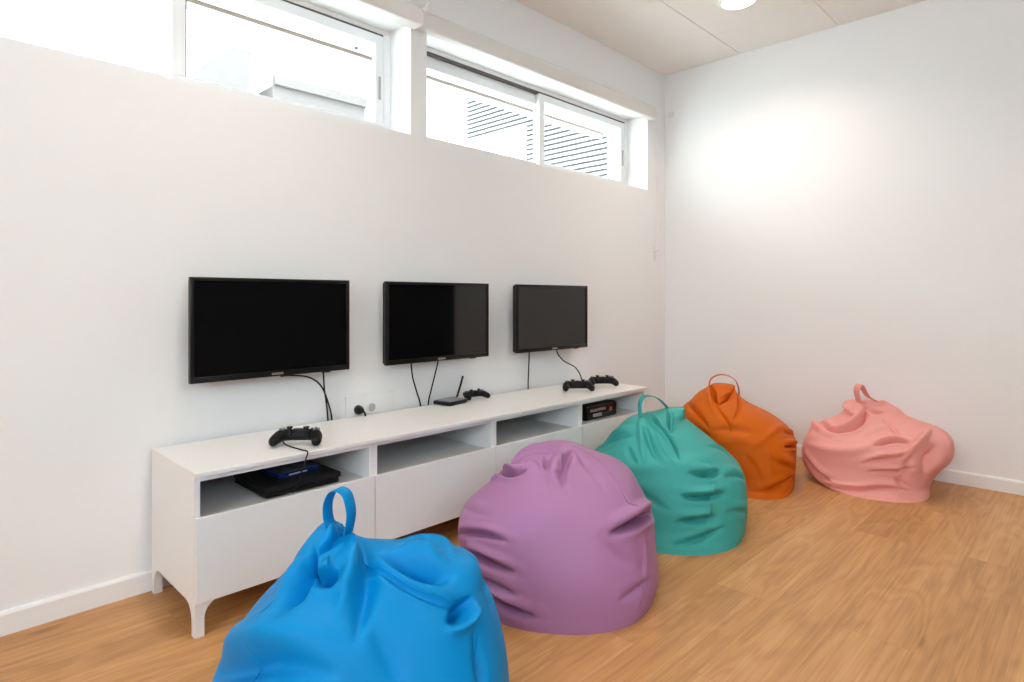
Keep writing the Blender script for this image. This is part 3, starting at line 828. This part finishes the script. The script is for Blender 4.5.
def bench_unit(k):
    y0, y1 = 0.6 * k, 0.6 * (k + 1)
    u = thing('cabinet', (CX0, y0, 0), UNIT_LABELS[k], 'cabinet', 'white bench units under the televisions')
    W = 0.6
    D = CXF - CX0
    t = 0.0165
    zt = 0.466
    zb = 0.115
    body = boxes((0, D, 0.0003, t, zb, zt), (0, D, W - t, W - 0.0003, zb, zt), (0, D, t, W - t, zt - 0.014, zt), (0, D - 0.012, t, W - t, zb, zb + 0.016), bevel=0.0006)
    mesh_obj('carcass', body, M['foil'], u)
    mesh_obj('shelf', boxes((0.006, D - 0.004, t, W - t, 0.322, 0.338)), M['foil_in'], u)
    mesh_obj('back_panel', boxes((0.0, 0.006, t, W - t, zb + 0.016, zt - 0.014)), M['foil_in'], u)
    mesh_obj('drawer_front', boxes((D + 0.0004, CXD - CX0, 0.0015, W - 0.0015, 0.101, 0.3490), bevel=0.0012), M['foil'], u)
    if k == 0:
        spots = [(D, 0.001, 1, -1), (0.0, 0.001, 1, 1)]
    elif k == 3:
        spots = [(D, W - 0.001, -1, -1), (0.0, W - 0.001, -1, 1)]
    elif k == 1:
        spots = [(D - 0.03, W - 0.03, -1, -1), (0.02, W - 0.03, -1, 1)]
    else:
        spots = []
    for x, y, sy, sx in spots:
        mesh_obj('leg', leg_mesh(sy, sx), M['foil'], u, False, (x, y, 0))
    return u


for k in range(4):
    bench_unit(k)
w = mesh_obj('worktop', boxes((CX0, CXD, -0.001, CL + 0.001, 0.4664, 0.480), bevel=0.0015), M['foil'])
tag(w, 'long white top panel lying across the row of bench units', 'worktop')

# ------------------------------------------------------------------ televisions
def make_tv():
    t = thing('television', (0.0, 0, 0.6935))
    w, h = 0.605, 0.3635
    xf = 0.100
    hw = w / 2
    bz, bb = 0.013, 0.021
    bm = boxes((xf - 0.022, xf, -hw, -hw + bz, 0, h), (xf - 0.022, xf, hw - bz, hw, 0, h),
               (xf - 0.022, xf, -hw + bz, hw - bz, 0, bb), (xf - 0.022, xf, -hw + bz, hw - bz, h - bz, h), bevel=0.0022)
    mesh_obj('bezel', bm, M['black'], t, math.radians(40))
    mesh_obj('screen', boxes((xf - 0.014, xf - 0.0045, -hw + bz, hw - bz, bb, h - bz)), M['screen'], t)
    bm = boxes((xf - 0.040, xf - 0.022, -hw + 0.004, hw - 0.004, 0.004, h - 0.004), bevel=0.006)
    box(bm, xf - 0.062, xf - 0.036, -hw + 0.05, hw - 0.05, 0.03, h - 0.05, bevel=0.010)
    mesh_obj('back_cover', bm, M['black_matte'], t)
    mesh_obj('wall_bracket', boxes((0.0, 0.012, -0.11, 0.11, 0.12, 0.26), (0.012, 0.040, -0.04, 0.04, 0.15, 0.22), bevel=0.002), M['black_matte'], t)
    mesh_obj('badge', boxes((xf, xf + 0.0012, -0.022, 0.022, 0.006, 0.014)), M['silver'], t)
    bm = boxes((xf - 0.012, xf - 0.002, hw - 0.12, hw - 0.085, -0.004, 0.001), bevel=0.001)
    mesh_obj('power_button', bm, M['black'], t)
    return t


TV_LABELS = ['black wall television above the game controller and console, showing a black screen',
             'middle of the three black wall televisions, half its screen reflecting the wall',
             'black wall television closest to the room corner, its screen evenly grey']
tv = make_tv()
for k, yc in enumerate((0.3985, 1.182, 1.992)):
    t = tv if k == 0 else copy_tree(tv)
    t.location.y = yc
    tag(t, TV_LABELS[k], 'television', 'black televisions mounted on the window wall')

# cables
def cable(name, pts, r, label, cat='cable', mat='cable', group=None, n=None):
    bm = bmesh.new()
    tube(bm, smooth_path(pts, n or 10 * len(pts)), r, 8)
    return tag(mesh_obj(name, bm, M[mat], None, True), label, cat, group)


cable('power_cable', [(0.06, 0.43, 0.687), (0.055, 0.47, 0.686), (0.056, 0.545, 0.672), (0.056, 0.598, 0.632), (0.042, 0.636, 0.56), (0.014, 0.668, 0.49), (0.012, 0.674, 0.40)], 0.0035,
      'black cable bending sideways from below the television over the console')
cable('signal_cable', [(0.05, 0.612, 0.687), (0.05, 0.612, 0.675), (0.045, 0.618, 0.62), (0.03, 0.636, 0.55), (0.012, 0.652, 0.49), (0.010, 0.655, 0.40)], 0.0033,
      'straight black cable dropping behind the bench beside the bending one')
cable('power_cable', [(0.05, 1.046, 0.692), (0.05, 1.046, 0.675), (0.042, 1.060, 0.62), (0.025, 1.095, 0.55), (0.012, 1.125, 0.49), (0.010, 1.128, 0.42)], 0.0035,
      'black cable under the middle television, on the side of the wall socket')
cable('signal_cable', [(0.05, 1.200, 0.692), (0.05, 1.198, 0.675), (0.045, 1.185, 0.62), (0.03, 1.175, 0.55), (0.013, 1.172, 0.49), (0.010, 1.172, 0.42)], 0.0035,
      'black cable under the middle television, on the router side')
cable('power_cable', [(0.05, 1.835, 0.692), (0.05, 1.835, 0.675), (0.045, 1.838, 0.62), (0.03, 1.850, 0.55), (0.012, 1.868, 0.49), (0.010, 1.870, 0.42)], 0.0035,
      'black cable hanging straight from the television closest to the room corner')
cable('signal_cable', [(0.05, 2.068, 0.692), (0.05, 2.070, 0.680), (0.05, 2.085, 0.655), (0.055, 2.125, 0.62), (0.065, 2.170, 0.598), (0.090, 2.195, 0.575), (0.130, 2.190, 0.53), (0.168, 2.160, 0.4838), (0.20, 2.12, 0.4836), (0.222, 2.085, 0.490)], 0.0035,
      'black wavy cable from the corner television down to a game controller')

# ------------------------------------------------------------------ wall socket strip and plug
ws = thing('wall_socket', (0.0, 0.862, 0.535), 'white wall socket strip just above the bench top', 'wall socket')
mesh_obj('cover_plate', boxes((0.0, 0.009, -0.125, 0.122, -0.06, 0.032), bevel=0.003), M['white_p'], ws)
bm = bmesh.new()
cylinder(bm, (0.0085, 0.0, -0.028), (1, 0, 0), 0.022, 0.022, 0.005, 28)
s = mesh_obj('socket_outlet', bm, M['white_p'], ws, math.radians(30))
bm = bmesh.new()
cylinder(bm, (0.0132, 0.0, -0.028), (1, 0, 0), 0.018, 0.018, 0.0006, 28)
for dy in (-0.0095, 0.0095):
    cylinder(bm, (0.0136, dy, -0.028), (1, 0, 0), 0.0025, 0.0025, 0.0008, 12)
mesh_obj('socket_recess', bm, M['alu'], s, math.radians(30))
pp = thing('power_plug', (0.0095, 0.795, 0.505), 'round black power plug in the white wall socket strip', 'plug')
bm = bmesh.new()
cylinder(bm, (0, 0, 0), (1, 0, 0), 0.020, 0.018, 0.016, 24)
cylinder(bm, (0.016, 0, 0), (1, 0, 0), 0.016, 0.010, 0.018, 24)
mesh_obj('plug_body', bm, M['black'], pp, math.radians(40))
bm = bmesh.new()
tube(bm, smooth_path([(0.032, 0, 0), (0.040, 0.006, -0.006), (0.040, 0.012, -0.02), (0.034, 0.014, -0.024)], 16), 0.004, 8)
mesh_obj('cord', bm, M['cable'], pp, True)

# ------------------------------------------------------------------ game controllers
def skinned(name, pts, edges, radii, mat, parent, sub=2):
    me = bpy.data.meshes.new(name)
    me.from_pydata(pts, edges, [])
    o = bpy.data.objects.new(name, me)
    link(o)
    md = o.modifiers.new('skin', 'SKIN')
    md.use_smooth_shade = True
    for v, r in zip(me.skin_vertices[0].data, radii):
        v.radius = r
        v.use_root = False
    me.skin_vertices[0].data[len(pts) // 2].use_root = True
    sd = o.modifiers.new('subdivision', 'SUBSURF')
    sd.levels = sd.render_levels = sub
    dg = bpy.context.evaluated_depsgraph_get()
    dg.update()
    ev = o.evaluated_get(dg)
    nm = bpy.data.meshes.new_from_object(ev)
    nm.name = name
    bpy.data.objects.remove(o)
    nm.materials.clear()
    nm.materials.append(mat)
    nm.polygons.foreach_set('use_smooth', [True] * len(nm.polygons))
    return link(bpy.data.objects.new(name, nm), parent)


def make_controller():
    t = thing('game_controller', (0, 0, 0))
    pts = [(-0.072, -0.066, 0.0185), (-0.070, -0.040, 0.024), (-0.060, 0.000, 0.034), (-0.030, 0.008, 0.033), (0, 0.006, 0.029),
           (0.030, 0.008, 0.033), (0.060, 0.000, 0.034), (0.070, -0.040, 0.024), (0.072, -0.066, 0.0185)]
    rad = [(0.016, 0.017), (0.018, 0.019), (0.024, 0.023), (0.019, 0.022), (0.018, 0.020), (0.019, 0.022), (0.024, 0.023), (0.018, 0.019), (0.016, 0.017)]
    b = skinned('body', pts, [(i, i + 1) for i in range(8)], rad, M['black_matte'], t)
    zt = 0.052
    for sx in (-1, 1):
        bm = bmesh.new()
        cylinder(bm, (sx * 0.028, -0.010, 0.038), (0, 0, 1), 0.0095, 0.006, 0.020, 16)
        cylinder(bm, (sx * 0.028, -0.010, 0.058), (0, 0, 1), 0.0095, 0.0105, 0.006, 20)
        mesh_obj('thumbstick', bm, M['black'], t, math.radians(40))
        bm = boxes((sx * 0.052 - 0.014, sx * 0.052 + 0.014, 0.016, 0.030, 0.024, 0.046), bevel=0.005)
        mesh_obj('trigger', bm, M['black'], t, math.radians(50))
    mesh_obj('touchpad', boxes((-0.022, 0.022, 0.002, 0.026, zt - 0.006, zt + 0.0015), bevel=0.002), M['black_gloss'], t)
    for a in range(4):
        bm = bmesh.new()
        cylinder(bm, (0.055 + 0.011 * math.cos(a * P2), 0.002 + 0.011 * math.sin(a * P2), zt - 0.002), (0, 0, 1), 0.005, 0.0045, 0.007, 14)
        mesh_obj('button', bm, M['grey_p'], t, math.radians(40))
    mesh_obj('direction_pad', boxes((-0.066, -0.044, -0.002, 0.006, zt - 0.002, zt + 0.004), (-0.059, -0.051, -0.009, 0.013, zt - 0.002, zt + 0.004), bevel=0.001), M['grey_p'], t)
    return t


gc = make_controller()
SPOTS = [((0.322, 0.372, 0.4803), math.radians(48), 'black game controller with a cable running down to the console below'),
         ((0.055, 1.425, 0.4803), math.radians(82), 'black game controller lying behind the router'),
         ((0.258, 1.996, 0.4803), math.radians(47), 'black game controller joined to the wavy cable of the corner television'),
         ((0.244, 2.236, 0.4803), math.radians(52), 'black game controller at the far end of the bench top')]
for k, (loc, rz, lab) in enumerate(SPOTS):
    c = gc if k == 0 else copy_tree(gc)
    c.location = loc
    c.rotation_euler.z = rz
    if k == 1:
        c.scale = (0.8, 0.8, 0.8)
    tag(c, lab, 'game controller', 'black game controllers on the bench')

cable('controller_cable', [(0.268, 0.335, 0.496), (0.30, 0.333, 0.485), (0.35, 0.333, 0.4836), (0.41, 0.338, 0.4836), (0.4445, 0.341, 0.4828), (0.4482, 0.334, 0.462), (0.447, 0.322, 0.43), (0.441, 0.312, 0.395), (0.430, 0.305, 0.366), (0.420, 0.303, 0.352)], 0.0023,
      'thin black cable from a controller over the bench edge to the console')

# ------------------------------------------------------------------ router
rt = thing('router', (0.068, 1.262, 0.480), 'flat black router with one raised antenna on the bench top', 'router', rz=math.radians(8))
mesh_obj('router_case', boxes((-0.05, 0.05, -0.068, 0.068, 0.002, 0.020), bevel=0.005), M['black'], rt, math.radians(40))
mesh_obj('top_band', boxes((-0.042, 0.050, -0.060, 0.060, 0.0196, 0.0222), bevel=0.001), M['grey_p'], rt)
bm = bmesh.new()
tube(bm, [(-0.03, 0.068, 0.016), (-0.03, 0.078, 0.018), (-0.03, 0.084, 0.026), (-0.028, 0.105, 0.075), (-0.026, 0.120, 0.118)], 0.0052, 10)
mesh_obj('antenna', bm, M['black'], rt, True)
for sx in (-1, 1):
    mesh_obj('foot', boxes((sx * 0.04 - 0.006, sx * 0.04 + 0.006, -0.055, 0.055, 0, 0.003)), M['black_matte'], rt)

# ------------------------------------------------------------------ consoles and case on the shelves
cs = thing('game_console', (0.262, 0.357, 0.338), 'flat black two-layer game console on the shelf beside the bench end', 'game console')
mesh_obj('lower_shell', boxes((-0.125, 0.125, -0.129, 0.131, 0.003, 0.019), bevel=0.003), M['black_matte'], cs)
mesh_obj('upper_shell', boxes((-0.13, 0.132, -0.134, 0.136, 0.0215, 0.040), bevel=0.004), M['black_matte'], cs)
mesh_obj('disc_slot', boxes((0.128, 0.1325, -0.05, 0.10, 0.0185, 0.0215)), M['black_gloss'], cs)
for sx in (-1, 1):
    mesh_obj('foot', boxes((sx * 0.09 - 0.01, sx * 0.09 + 0.01, -0.1, 0.1, 0, 0.004)), M['black'], cs)
gcx = thing('game_case', (0.262, 0.368, 0.378), 'blue game case lying on the flat black console', 'game case', rz=math.radians(6))
mesh_obj('case_shell', boxes((-0.060, 0.060, -0.074, 0.078, 0, 0.014), bevel=0.002), M['case_blue'], gcx)
mesh_obj('cover_sheet', boxes((-0.060, 0.053, -0.066, 0.075, 0.0138, 0.0146)), M['case_print'], gcx)
mesh_obj('title_band', boxes((0.0598, 0.0606, -0.040, 0.03, 0.004, 0.009)), M['case_white'], gcx)

xb = thing('game_console', (0.262, 2.045, 0.338), 'boxy black console with a round silver button on the far shelf', 'game console')
mesh_obj('shell', boxes((-0.13, 0.10, -0.11, 0.16, 0.002, 0.080), bevel=0.004), M['black'], xb)
mesh_obj('front_panel', boxes((0.0995, 0.108, -0.105, 0.155, 0.006, 0.076), bevel=0.003), M['black_gloss'], xb)
mesh_obj('drive_tray', boxes((0.108, 0.1095, -0.085, 0.055, 0.044, 0.060)), M['grey_p'], xb)
mesh_obj('sticker', boxes((0.108, 0.1088, -0.06, 0.02, 0.016, 0.034)), M['silver'], xb)
bm = bmesh.new()
cylinder(bm, (0.108, 0.098, 0.044), (1, 0, 0), 0.014, 0.013, 0.003, 24)
mesh_obj('power_button', bm, M['silver'], xb, math.radians(40))
for sx in (-1, 1):
    mesh_obj('foot', boxes((sx * 0.08 - 0.02, sx * 0.08 - 0.01, -0.09, 0.14, 0, 0.003)), M['black_matte'], xb)

# ------------------------------------------------------------------ roller blinds
def blind(y0, y1, xf, label, z0, z1):
    b = thing('roller_blind', (0, (y0 + y1) / 2, z0), label, 'roller blind', 'rolled-up white blinds above the windows')
    hw = (y1 - y0) / 2
    h = z1 - z0
    bm = bmesh.new()
    r = 0.012
    prof = [(0.002, h), (0.002, 0.0), (xf - r, 0.0)] + [(xf - r + r * math.sin(a), r - r * math.cos(a)) for a in (0.4, 0.8, 1.2)] + [(xf, r), (xf, h - r)] + \
           [(xf - r + r * math.cos(a), h - r + r * math.sin(a)) for a in (0.4, 0.8, 1.2)] + [(xf - r, h)]
    prism(bm, prof, 'y', -hw, hw)
    mesh_obj('rolled_fabric', bm, M['blind'], b)
    for s in (-1, 1):
        mesh_obj('end_bracket', boxes((0.0, xf - 0.006, s * (hw + 0.002) - 0.002, s * (hw + 0.002) + 0.002, 0.004, h - 0.004)), M['white_p'], b)
    mesh_obj('shadow_strip', boxes((0.0, 0.022, -hw, hw, h, h + 0.010)), M['blind_shade'], b)  # dark strip stands in for the shadow line over the roll
    return b


b1 = blind(-0.95, 1.098, 0.072, 'rolled white blind over the window above the first television', 2.236, 2.320)
bm = bmesh.new()
tube(bm, smooth_path([(0.075, 1.02, 0.062), (0.085, 1.033, 0.085), (0.085, 1.037, 0.14), (0.06, 1.036, 0.22), (0.045, 1.036, 0.30)], 30), 0.0095, 12)
mesh_obj('pull_loop', bm, M['white_p'], b1, True)
b2 = blind(1.118, 3.160, 0.047, 'rolled white blind over the window closest to the room corner', 2.238, 2.322)
bm = bmesh.new()
cylinder(bm, (0.03, 2.041 - 1.0215 + 0.004, 0.055), (0, 1, 0), 0.007, 0.007, 0.006, 16)
mesh_obj('end_pin', bm, M['black'], b2)
bm = bmesh.new()
for dy in (0.0, 0.014):
    tube(bm, [(0.022, 1.062 + dy, 0.04 - 0.9 * k / 8) for k in range(9)], 0.0016, 6)
mesh_obj('pull_chain', bm, M['white_p'], b2, True)
ct = thing('chain_tensioner', (0.0, 3.208, 1.30), 'small white chain holder on the wall beside the room corner', 'chain holder')
mesh_obj('holder_plate', boxes((0, 0.006, -0.012, 0.012, -0.05, 0.06), bevel=0.002), M['white_p'], ct)
mesh_obj('holder_hook', boxes((0.006, 0.026, -0.008, 0.010, 0.015, 0.05), bevel=0.003), M['white_p'], ct)
cb = mesh_obj('cord_bracket', boxes((0.035, 0.075, YE - 0.014, YE, 2.29, 2.33), bevel=0.003), M['blind'])
tag(cb, 'small beige bracket on the end wall at the blind end', 'bracket')
hk = mesh_obj('glass_hook', bmesh.new(), M['grey_p'])
bm = bmesh.new()
cylinder(bm, (REC - 0.024, 0.905, 2.147), (1, 0, 0), 0.009, 0.007, 0.010, 16)
bm.to_mesh(hk.data); bm.free()
tag(hk, 'small dark round stopper on the glass of the window', 'stopper')

# ------------------------------------------------------------------ ceiling lights
LIGHT_LABELS = ['round recessed ceiling light in the tile above the orange bean bag']
for k, (dx, dy) in enumerate(DOWNLIGHTS):
    if k == 0:
        dl = thing('downlight', (dx, dy, H), LIGHT_LABELS[0], 'ceiling light')
        bm = bmesh.new()
        for a, b_, z in ((0.102, 0.086, 0), ):
            n = 48
            o_ = [bm.verts.new((a * math.cos(2 * math.pi * i / n), a * math.sin(2 * math.pi * i / n), -0.001)) for i in range(n)]
            m_ = [bm.verts.new(((a - 0.004) * math.cos(2 * math.pi * i / n), (a - 0.004) * math.sin(2 * math.pi * i / n), -0.006)) for i in range(n)]
            i_ = [bm.verts.new((b_ * math.cos(2 * math.pi * i / n), b_ * math.sin(2 * math.pi * i / n), -0.005)) for i in range(n)]
            for i in range(n):
                j = (i + 1) % n
                bm.faces.new((o_[i], o_[j], m_[j], m_[i]))
                bm.faces.new((m_[i], m_[j], i_[j], i_[i]))
        mesh_obj('rim', bm, M['white_p'], dl, True)
        bm = bmesh.new()
        bmesh.ops.create_circle(bm, cap_ends=True, segments=48, radius=0.087, matrix=Matrix.Translation((0, 0, -0.0042)) @ Matrix.Rotation(math.pi, 4, 'X'))
        mesh_obj('diffuser', bm, M['lamp'], dl)
    else:
        d2 = copy_tree(dl)
        d2.location = (dx, dy, H)
        tag(d2, 'round recessed ceiling light elsewhere in the room', 'ceiling light', 'recessed ceiling lights outside the picture')

# ------------------------------------------------------------------ outside the high windows
gr = mesh_obj('paved_yard', boxes((-14, WT, -14, 14, -0.12, -0.02), (WT, 10, -14, YB - 0.2, -0.12, -0.02)), M['ext_ground'])
gr['kind'] = 'structure'
ev = thing('roof_overhang', (-0.65, 0.5, 2.52), 'white roof eave outside, running above both high windows', 'eave')
mesh_obj('soffit', boxes((-0.40, 0.345, -4.0, 3.52, 0.0, 0.10), (-0.42, -0.40, -4.0, 3.52, -0.055, 0.10)), M['ext_white'], ev)
mesh_obj('edge_trim', boxes((-0.40, -0.388, -4.0, 3.53, -0.018, 0.0), (-0.40, -0.392, 3.52, 3.53, -0.05, 0.0)), M['ext_tan'], ev)

lw = thing('louvred_wall', (-2.9, 5.0, 0), 'white building wall with grey louvre slats outside the corner window', 'louvred wall')
mesh_obj('wall_panel', boxes((-2.2, 1.9, 0.03, 0.2, 0, 4.3)), M['ext_white'], lw)
bm = bmesh.new()
for k in range(38):
    z = 1.82 + k * 0.06
    if z < 3.90:
        box(bm, -1.16 if z > 3.18 else -0.03, 1.20, 0.0, 0.031, z, z + 0.019)
mesh_obj('louvre_slats', bm, M['ext_slat'], lw)

nb = thing('neighbouring_house', (-4.0, 0.9, 0), 'pale neighbouring house with a blue grey roof edge outside the first window', 'house')
mesh_obj('house_wall_and_sky_block', boxes((-3.0, 0, -3.0, 3.6, 0, 3.05), (-3.0, 0.3, -11.0, -3.0, 0, 4.2)), M['ext_white'], nb)  # second box: taller wing added to cut sky light on the end wall
mesh_obj('roof_edge', boxes((-0.02, 0.05, 1.33, 2.45, 3.24, 3.34), (-0.5, 0.0, 1.33, 2.45, 3.05, 3.24)), M['ext_blue'], nb)
bm = bmesh.new()
prism(bm, [(0.42, 3.05), (1.10, 3.05), (1.10, 3.52), (0.90, 3.52)], 'x', -0.9, 0.0)
mesh_obj('roof_box', bm, M['ext_blue'], nb)
